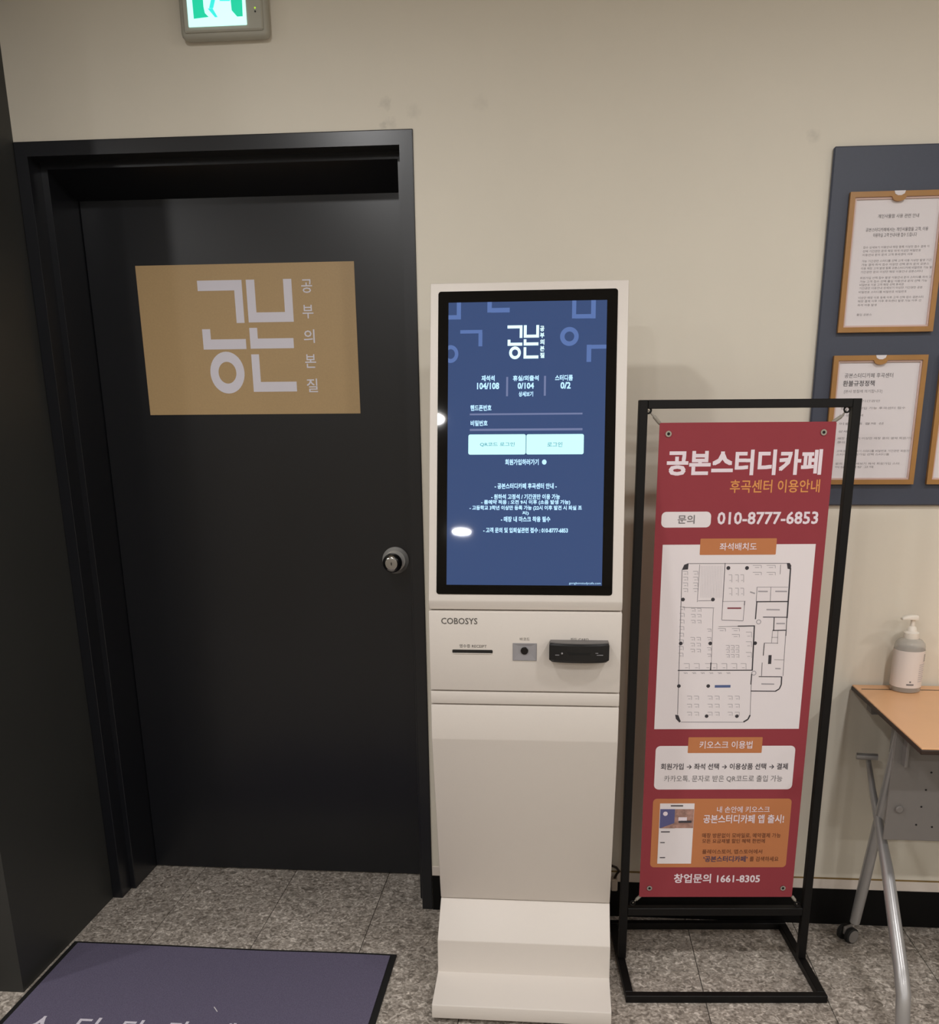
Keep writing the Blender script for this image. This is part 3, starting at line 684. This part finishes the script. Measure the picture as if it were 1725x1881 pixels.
bm = bm_new(); pline(bm, 625, 1427, 772, 1426, .0066); pl('plan_blue_bar', bm, BLUE, ban)
for px, py in ((1228, 797), (1513, 794), (1193, 1631), (1438, 1631)):
    a, b = BAN.uv(px, py); c = BAN.w(a, b, 0.0)
    bm = bm_new(); ring_uv(bm, BAN, a, b, 0.0068, 0.0068, 0.5, 0.0022, 24)
    for k in range(24):
        t0, t1 = 2 * math.pi * k / 24, 2 * math.pi * (k + 1) / 24
        fpoly(bm, BAN, [(a + .0068 * math.cos(t0), b + .0068 * math.sin(t0))] * 1 + [(a + .0068 * math.cos(t1), b + .0068 * math.sin(t1)), (a + .0034 * math.cos(t1), b + .0034 * math.sin(t1)), (a + .0034 * math.cos(t0), b + .0034 * math.sin(t0))], 0.0012)
    gr = obj('grommet', bm, CHROME, ban, smooth='flat')
    bm = bm_new(); ring_uv(bm, BAN, a, b, 0.0036, 0.0036, 0.0, 0.0008, 18); obj('grommet_hole', bm, RUBBER, gr, smooth='flat')
# eye rings on the rails and the elastic ties to the banner corners
def tor(bm, c, R, r, P, n=18, mseg=8):
    rings = []
    for k in range(n):
        t = 2 * math.pi * k / n; d = P.x * math.cos(t) + P.y * math.sin(t)
        rings.append([bm.verts.new(c + d * (R + r * math.cos(s)) + P.n * r * math.sin(s)) for s in [2 * math.pi * j / mseg for j in range(mseg)]])
    for k in range(n):
        a, b = rings[k], rings[(k + 1) % n]
        for j in range(mseg): bm.faces.new((a[j], a[(j + 1) % mseg], b[(j + 1) % mseg], b[j]))
    return bm
for px, py, ex_, ey_, bx_, by_ in ((1191, 754, 1201, 764, 1214, 779), (1556, 752, 1548, 764, 1531, 776), (1162, 1659, 1168, 1655, 1181, 1644), (1464, 1661, 1462, 1656, 1456, 1648)):
    a, b = BAN.uv(px, py)
    obj('eye_ring', tor(bm_new(), BAN.w(a, b, 0.0), 0.0062, 0.0022, BAN), STEELBLK, stand, smooth=True)
    p0 = BAN.w(*BAN.uv(ex_, ey_), -0.004); p1 = BAN.w(*BAN.uv(bx_, by_), -0.006)
    n = 8; ps = [p0.lerp(p1, k / n) for k in range(n + 1)]
    ps = [BAN.w(a, b, 0.0)] + ps
    obj('elastic_tie', tube(bm_new(), ps, [0.0012] + [0.0022] + [0.0042] * (n - 1) + [0.003], 10), CORD, stand, smooth=True)
# ------------------------------------------------------------------ notice board with framed sheets
board = thing('notice_board', (2.85, 0, 1.19), 'slate blue notice board on the cream wall', 'board')
obj('board_panel', box(bm_new(), (1.966, -0.012, 1.190), (3.72, -0.0005, 2.001), 0.003), SLATE, board)
def notice(x0, z0, w, h, label, lines, boldlines):
    t = thing('framed_notice', (x0 + w / 2, -0.012, z0), label, 'framed notice', 'framed notices on the slate board')
    bw = 0.0115; Y = -0.0125
    obj('frame', grid_hole(bm_new(), (x0, x0 + w, z0, z0 + h), (x0 + bw, x0 + w - bw, z0 + bw, z0 + h - bw), Y - 0.011, Y), FRAMEW, t)
    obj('inner_rim', grid_hole(bm_new(), (x0 + bw - 0.0005, x0 + w - bw + 0.0005, z0 + bw - 0.0005, z0 + h - bw + 0.0005), (x0 + bw + 0.004, x0 + w - bw - 0.004, z0 + bw + 0.004, z0 + h - bw - 0.004), Y - 0.007, Y), FRAMEI, t)
    pg = obj('sheet', box(bm_new(), (x0 + bw, Y - 0.003, z0 + bw), (x0 + w - bw, Y, z0 + h - bw)), PAPER, t)
    # finger notch: a small half-round lip hanging from the top bar, a pale cut in the bar above it
    cx = x0 + w / 2; zt = z0 + h
    pts = [(cx - 0.021, zt - bw + 0.002)] + [(cx - 0.015 * math.cos(math.pi * k / 10), zt - bw - 0.0015 - 0.0085 * math.sin(math.pi * k / 10)) for k in range(11)] + [(cx + 0.021, zt - bw + 0.002)]
    obj('notch_lip', prism(bm_new(), [(x, Y - 0.0115, z) for x, z in pts], (0, 0.008, 0)), FRAMEW, t)
    pts = [(cx - 0.0125, zt + 0.0002), (cx - 0.0105, zt - 0.006), (cx - 0.004, zt - 0.0095), (cx + 0.004, zt - 0.0095), (cx + 0.0105, zt - 0.006), (cx + 0.0125, zt + 0.0002)]
    obj('notch', prism(bm_new(), [(x, Y - 0.0120, z) for x, z in pts], (0, 0.0008, 0)), PAPER, t)
    P = Panel((x0, Y - 0.003, z0), (1, 0, 0), (0, 0, 1))
    for nm, M, ll in (('print', PAPERTXT, lines), ('bold_print', PAPERDRK, boldlines)):
        bm = bm_new()
        for s, u0, u1, v, hh, bo in ll: write_uv(bm, P, s, u0 * w, u1 * w, h * (1 - v) - hh / 2, h * (1 - v) + hh / 2, 0.0004, bo)
        if bm.faces: tag(pl(nm, bm, M, pg), kind='stuff')
        else: bm.free()
    return t
WORDS = '공본스터디카페 이용안내 문의 좌석 선택 후곡센터 출입 가능 매장 결제 회원가입 고객 접수 상세보기 비밀번호 이상만 등록 스터디룸 기간권만 이용 발생 이후'.split()
def filler(k, n):
    """illegible small print: words that stand elsewhere on the kiosk and the banner"""
    r = random.Random(k); t = ''
    while len(t) < n: t += r.choice(WORDS) + ' '
    return t[:n].strip()
body = [filler(k, n) for k, n in enumerate((30, 26, 22, 31, 28, 33, 25, 31, 29, 20, 26, 19, 29, 27, 9, 6))]
pos = [.385, .412, .438, .482, .508, .534, .56, .602, .628, .652, .676, .704, .745, .77, .798, .868]
wid = [.80, .72, .64, .84, .82, .88, .76, .86, .82, .58, .78, .62, .80, .78, .32, .28]
A = notice(2.0085, 1.599, 0.2195, 0.304, 'framed notice on the slate board with a short centred bold paragraph under its heading',
           [(s, .19, .19 + (wd_ - .12), v, .0052, 0.0) for s, v, wd_ in zip(body, pos, wid)],
           [('개인사물함 사용 관련 안내', .31, .73, .168, .0085, 0.0), ('공본스터디카페에서는 개인사물함을 고객, 이용', .20, .84, .262, .0085, 0.0), ('이용하실 고객 안내사용 접수 드립니다', .28, .73, .300, .0085, 0.0)])
body2 = [filler(40 + k, n) for k, n in enumerate((10, 18, 6, 9, 5, 26, 4, 30, 18, 21, 9))]
pos2 = [.345, .40, .455, .52, .58, .635, .665, .735, .762, .835, .862]
wid2 = [.42, .70, .25, .48, .2, .82, .14, .82, .58, .70, .42]
B = notice(2.0055, 1.243, 0.2195, 0.304, 'framed notice on the slate board with large bold heading at its upper left',
           [('[본사 방침에 의거합니다]', .15, .56, .272, .0088, 0.0)] + [(s, .13, .13 + w_, v, .0055, 0.0) for s, v, w_ in zip(body2, pos2, wid2)],
           [('공본스터디카페 후곡센터', .14, .66, .150, .0110, 0.0), ('환불규정정책', .13, .47, .210, .0135, 0.012)])
notice(2.2565, 1.243, 0.2195, 0.304, 'framed notice on the slate board, beyond the one headed in large bold letters', [(s, .13, .13 + w_, v, .0055, 0.0) for s, v, w_ in zip(body2, pos2, wid2)], [('이용 안내', .14, .60, .17, .012, 0.01)])
# ------------------------------------------------------------------ folding table and sanitiser
TBL = Vector((2.134, -0.012, 0)); TZ = 0.720
table = thing('folding_table', (2.73, -0.25, 0), 'beech-topped folding table on silver caster legs against the cream wall', 'table')
obj('tabletop', box(bm_new(), (2.134, -0.500, TZ - 0.004), (3.334, -0.010, TZ), 0.001), WOOD, table)
obj('edge_band', box(bm_new(), (2.1325, -0.5015, TZ - 0.015), (3.3355, -0.0085, TZ - 0.0035), 0.002), EDGE, table)
obj('cable_slot', box(bm_new(), (2.145, -0.0545, TZ - 0.002), (2.358, -0.0495, TZ + 0.0004)), EDGE, table)
obj('rear_rail', box(bm_new(), (2.16, -0.10, TZ - 0.055), (3.30, -0.06, TZ - 0.015), 0.003), GREYMET, table)
pnl = obj('modesty_panel', box(bm_new(), (2.158, -0.286, 0.402), (3.31, -0.280, TZ - 0.016), 0.0015), GREYMET, table)
for px, py in ((1711, 1419), (1701, 1451), (1692.5, 1482), (1683, 1515), (1712, 1519)):
    c = ony(px, py, -0.286); obj('panel_hole', lathe(bm_new(), [(0.0024, 0), (0.0024, 0.0008)], (c.x, -0.286, c.z), '-y', 12), RUBBER, pnl)
c = ony(1649.5, 1486, -0.288); obj('panel_bolt', lathe(bm_new(), [(0.0095, 0), (0.0095, 0.006), (0.007, 0.008)], (c.x + 0.003, -0.286, c.z), '-y', 20), GREYMET, pnl)
LX = 2.172
def leg_set(LX, s):
    """one end frame: front and rear splayed tubes, hinge bracket, stub bar and two casters"""
    from_x = lambda y, z, dx=0.0: (LX + dx * s, y, z)
    # front tube: its track in the photo, cast onto the slightly splayed plane of the end frame
    trk = [(1595, 1394.6, 2.185, .0065), (1603.4, 1452.7, 2.181, .0085), (1613.8, 1508.7, 2.177, .011), (1630, 1598, 2.170, .0145), (1647, 1722, 2.162, .016), (1655, 1780, 2.157, .0165), (1659.6, 1826, 2.153, .0165), (1658, 1870, 2.151, .016)]
    pts = []
    for px, py, X, r_ in trk:
        d = ray(px, py); q = C0 + d * ((X - C0.x) / d.x); pts.append(Vector((LX + (X - 2.172) * s, q.y, q.z)))
    fe = pts[-1]; pts.append(Vector((fe.x, fe.y - 0.006, 0.045)))
    obj('leg', tube(bm_new(), pts, [t_[3] for t_ in trk] + [0.014], 16), SILVER, table, smooth=True)
    obj('leg', tube(bm_new(), [from_x(-0.245, 0.685, .012), from_x(-0.19, 0.46, .012), from_x(-0.125, 0.18, .010), from_x(-0.100, 0.065, .008)], [0.012, 0.0135, 0.0145, 0.0135], 16), SILVER, table, smooth=True)
    obj('hinge_bracket', box(bm_new(), (LX - 0.006 + 0.012 * s, -0.31, 0.60), (LX + 0.002 + 0.012 * s, -0.20, TZ - 0.015), 0.002), GREYMET, table)
    obj('hinge_plate', prism(bm_new(), [(LX + 0.020 * s, y, z) for y, z in ((-0.30, 0.696), (-0.18, 0.696), (-0.165, 0.56), (-0.19, 0.52), (-0.225, 0.56), (-0.27, 0.64))], (0.003 * s, 0, 0)), GREYMET, table)
    obj('lock_bar', tube(bm_new(), [(LX - 0.022 * s, -0.055, 0.535), (LX + 0.03 * s, -0.065, 0.537)], 0.009, 14), SILVER, table, smooth=True)
    for cy, cx in ((-0.088, -0.004), (fe.y - 0.006, -0.021)):
        bm = bm_new()
        for d in (-0.013, 0.013): lathe(bm, [(0.0185, d - 0.008), (0.0222, d - 0.005), (0.0222, d + 0.005), (0.0185, d + 0.008)], (LX + cx * s, cy, 0.022), 'x', 22)
        ca = obj('caster', bm, RUBBER, table, smooth=True)
        Rm = Matrix.Rotation(math.radians(-58), 3, 'Z'); piv = Vector((LX + cx * s, cy, 0))
        bm2 = bm_new()
        for d in (-0.0215, 0.0215): lathe(bm2, [(0.0178, d - 0.001), (0.0178, d + 0.001)], (LX + cx * s, cy, 0.022), 'x', 22)
        hb = obj('caster_hub', bm2, GREYMET, ca, smooth=True)
        bm3 = bm_new(); box(bm3, (LX + cx * s - 0.0045, cy - 0.016, 0.022), (LX + cx * s + 0.0045, cy + 0.016, 0.047), 0.003); hd = obj('caster_housing', bm3, GREYMET, ca)
        for o_ in (ca, hb, hd):
            off = wloc(table)
            for v in o_.data.vertices: v.co = Rm @ (v.co + off - piv) + piv - off
leg_set(LX, 1); leg_set(3.334 - (LX - 2.134), -1)
bx, by = 2.2545, -0.0385 - 0.012
bottle = thing('sanitiser_bottle', (bx, by, TZ), 'clear pump bottle of hand gel with a white label, on the beech table', 'bottle')
br = 0.0375
obj('body', lathe(bm_new(), [(br - 0.005, 0.0), (br - 0.001, 0.002), (br, 0.006), (br, 0.118), (br - 0.002, 0.126), (br - 0.009, 0.134), (0.018, 0.139), (0.0155, 0.142)], (bx, by, TZ), 'z', 40), CLEAR, bottle, smooth=True)
lb = bm_new(); rr_ = br + 0.0004; n = 48; ringa = []; ringb = []
for k in range(n):
    t = 2 * math.pi * k / n; ringa.append(lb.verts.new((bx + rr_ * math.cos(t), by + rr_ * math.sin(t), TZ + 0.014))); ringb.append(lb.verts.new((bx + rr_ * math.cos(t), by + rr_ * math.sin(t), TZ + 0.110)))
for k in range(n): lb.faces.new((ringa[k], ringa[(k + 1) % n], ringb[(k + 1) % n], ringb[k]))
label = obj('bottle_label', lb, LABEL, bottle, smooth=True)
LP = mat('bottle label print', (120, 116, 116), 0.6); LPL = mat('bottle label pale print', (196, 190, 190), 0.6)
def cyl_quad(bm, t0, t1, z0, z1, r):
    n = 4
    for k in range(n):
        u, v = math.radians(t0 + (t1 - t0) * k / n), math.radians(t0 + (t1 - t0) * (k + 1) / n)
        f = [bm.verts.new((bx + r * math.cos(w), by + r * math.sin(w), z)) for w, z in ((u, z0), (v, z0), (v, z1), (u, z1))]
        bm.faces.new(f)
bm = bm_new(); cyl_quad(bm, -107, -80, TZ + 0.0215, TZ + 0.0255, rr_ + 0.0003); cyl_quad(bm, -97, -91, TZ + 0.029, TZ + 0.033, rr_ + 0.0003)
for k in range(4): cyl_quad(bm, -42, -24 + k * 2, TZ + 0.083 + k * 0.005, TZ + 0.0855 + k * 0.005, rr_ + 0.0003)
tag(obj('label_mark', bm, LP, label), kind='stuff')
bm = bm_new(); 
for k in range(9): cyl_quad(bm, -64, -38 + (k % 3) * 5, TZ + 0.030 + k * 0.0055, TZ + 0.0325 + k * 0.0055, rr_ + 0.0003)
tag(obj('label_print', bm, LPL, label), kind='stuff')
obj('pump_collar', lathe(bm_new(), [(0.0185, 0.137), (0.019, 0.139), (0.0185, 0.153), (0.0125, 0.157), (0.0105, 0.166), (0.006, 0.170), (0.0055, 0.186)], (bx, by, TZ), 'z', 28), PLASTW, bottle, smooth=True)
ph = bm_new()
pts = []
for y_, w_, z_, h_ in ((0.0, .011, .186, .012), (0.015, .011, .187, .012), (0.03, .010, .1885, .009), (0.042, .006, .187, .006)):
    pts.append([( -y_ + 0.010, -w_, z_), (-y_ + 0.010, w_, z_), (-y_ + 0.010, w_ * 0.8, z_ + h_), (-y_ + 0.010, -w_ * 0.8, z_ + h_)])
Rp = Matrix.Rotation(math.radians(12), 3, 'Z'); rings = [[ph.verts.new(Rp @ Vector(p) + Vector((bx, by, TZ))) for p in r_] for r_ in pts]
for a, b in zip(rings, rings[1:]):
    for k in range(4): ph.faces.new((a[k], a[(k + 1) % 4], b[(k + 1) % 4], b[k]))
ph.faces.new(rings[0][::-1]); ph.faces.new(rings[-1])
bmesh.ops.bevel(ph, geom=ph.edges[:], offset=0.002, segments=2, profile=0.5, affect='EDGES', clamp_overlap=True)
obj('pump_head', ph, PLASTW, bottle, smooth=True)
# ------------------------------------------------------------------ door mat with woven writing
mat_ = thing('door_mat', (0.47, -0.62, 0), 'navy carpet door mat with black rubber border and pale writing', 'mat')
def mat_edge(t):     # slightly wavy rear edge
    return -0.2535 + 0.003 * math.sin(t * 9.0) * t - 0.003 * t
MX0, MX1, MY1 = 0.012, 0.927, -0.98
pts = [(MX0 + (MX1 - MX0) * k / 24, mat_edge(k / 24)) for k in range(25)]
outer = [(MX0, MY1)] + pts + [(MX1, MY1)]
obj('rubber_border', prism(bm_new(), [(x, y, 0.0005) for x, y in outer], (0, 0, 0.0045)), RUBBER, mat_)
BR = 0.016
pts = [(MX0 + BR + (MX1 - MX0 - 2 * BR) * k / 24, mat_edge(k / 24) - 0.012) for k in range(25)]
outer = [(MX0 + BR, MY1 + BR)] + pts + [(MX1 - BR, MY1 + BR)]
bm = prism(bm_new(), [(x, y, 0.004) for x, y in outer], (0, 0, 0.0045)); bmesh.ops.triangulate(bm, faces=[f for f in bm.faces if len(f.verts) > 4])
obj('carpet_pile', bm, mat_pile(), mat_)
MP = Panel((0, 0, 0.0086), (1, 0, 0), (0, 1, 0))
bm = PB(); MT = mat('pale woven writing', (214, 208, 220), 0.9, noise=0.1, nscale=300)
a = MP.uv(155, 1869); b = MP.uv(440, 1878)
for s, x0, x1, yt in (('스', 70, 112, 1866), ('터', 156, 196, 1868.5), ('디', 238, 274, 1873), ('카', 320, 362, 1875.5), ('페', 405, 442, 1878.5)):
    u0 = MP.uv(x0, yt); u1 = MP.uv(x1, yt)
    write_uv(bm, MP, s, u0[0] - 0.008, u1[0] - 0.008, u0[1] - 0.075, u0[1], 0.0004, 0.015)
pl('mat_lettering', bm, MT, mat_)
bm = bm_new(); a = MP.uv(392, 1848); b = MP.uv(400.5, 1860.5); line_uv(bm, MP, a, b, 0.0022, 0.0008)
lint = box(bm_new(), (-0.0009, -0.011, 0.0), (0.0009, 0.011, 0.0012)); ang = math.atan2(-(b[0] - a[0]), b[1] - a[1]); bm.free()
for v in lint.verts: v.co = Matrix.Rotation(ang, 3, 'Z') @ v.co + Vector(((a[0] + b[0]) / 2, (a[1] + b[1]) / 2, 0.0086))
tag(obj('lint_thread', lint, PAPER, base=((a[0] + b[0]) / 2, (a[1] + b[1]) / 2, 0.0086)), 'short pale thread of lint lying on the navy mat', 'lint')
# ------------------------------------------------------------------ power plug and cable behind the kiosk
plug = thing('power_plug', (1.528, -0.005, 0.09), 'beige power plug with dark cable low on the wall behind the kiosk', 'plug')
obj('plug_body', box(bm_new(), (1.5155, -0.03, 0.094), (1.5335, -0.0055, 0.131), 0.003), mat('beige plug plastic', (200, 186, 172), 0.5), plug)
obj('plug_cable', tube(bm_new(), [(1.525, -0.018, 0.131), (1.531, -0.022, 0.148), (1.537, -0.024, 0.156), (1.528, -0.026, 0.169), (1.515, -0.03, 0.176), (1.49, -0.06, 0.18), (1.45, -0.10, 0.14), (1.40, -0.12, 0.05), (1.30, -0.11, 0.0045), (1.15, -0.10, 0.0045)], 0.0036, 10), mat('brown black cable', (40, 26, 16), 0.5), plug, smooth=True)
# ------------------------------------------------------------------ ceiling downlights
DL_GLOW = mat('downlight diffuser', (255, 250, 240), 0.4, emit=(255, 244, 226), estr=30)
DL_RING = mat('downlight trim', (230, 228, 222), 0.4)
wh = {(-1): ''}
for k, (x, y, p) in enumerate(DOWNLIGHTS):
    rowname = {-1.30: 'row nearest the cream wall', -2.72: 'middle row', -4.56: 'row farthest from the cream wall'}[y]
    colname = ['over the dark pier', 'in line with the dark door', 'in line with the banner stand', 'beyond the beech table', 'at the far right wall'][min(range(5), key=lambda q: abs(x - (-0.95, 0.66, 2.25, 3.85, 5.4)[q]))]
    where = rowname + ', ' + colname
    t = thing('downlight', (x, y, CEIL), 'recessed downlight of a grid partly added as fill, ' + where, 'downlight', 'ceiling downlights')
    obj('trim_ring', lathe(bm_new(), [(0.082, 0.0), (0.080, -0.004), (0.066, -0.006), (0.064, -0.001)], (x, y, CEIL), 'z', 36), DL_RING, t, smooth=True)
    obj('diffuser', lathe(bm_new(), [(0.063, -0.003), (0.062, -0.0068), (0.03, -0.0072)], (x, y, CEIL), 'z', 36), DL_GLOW, t, smooth=True)
    ld = bpy.data.lights.new('downlight_beam', 'AREA'); ld.shape = 'DISK'; ld.size = 0.12; ld.energy = p * LAMP; ld.color = (1.0, 1.0, 1.01)
    lo = bpy.data.objects.new('downlight_beam', ld); COL.objects.link(lo); lo.parent = t; lo.location = (0, 0, -0.0085)

bpy.data.scenes.remove(_ts)
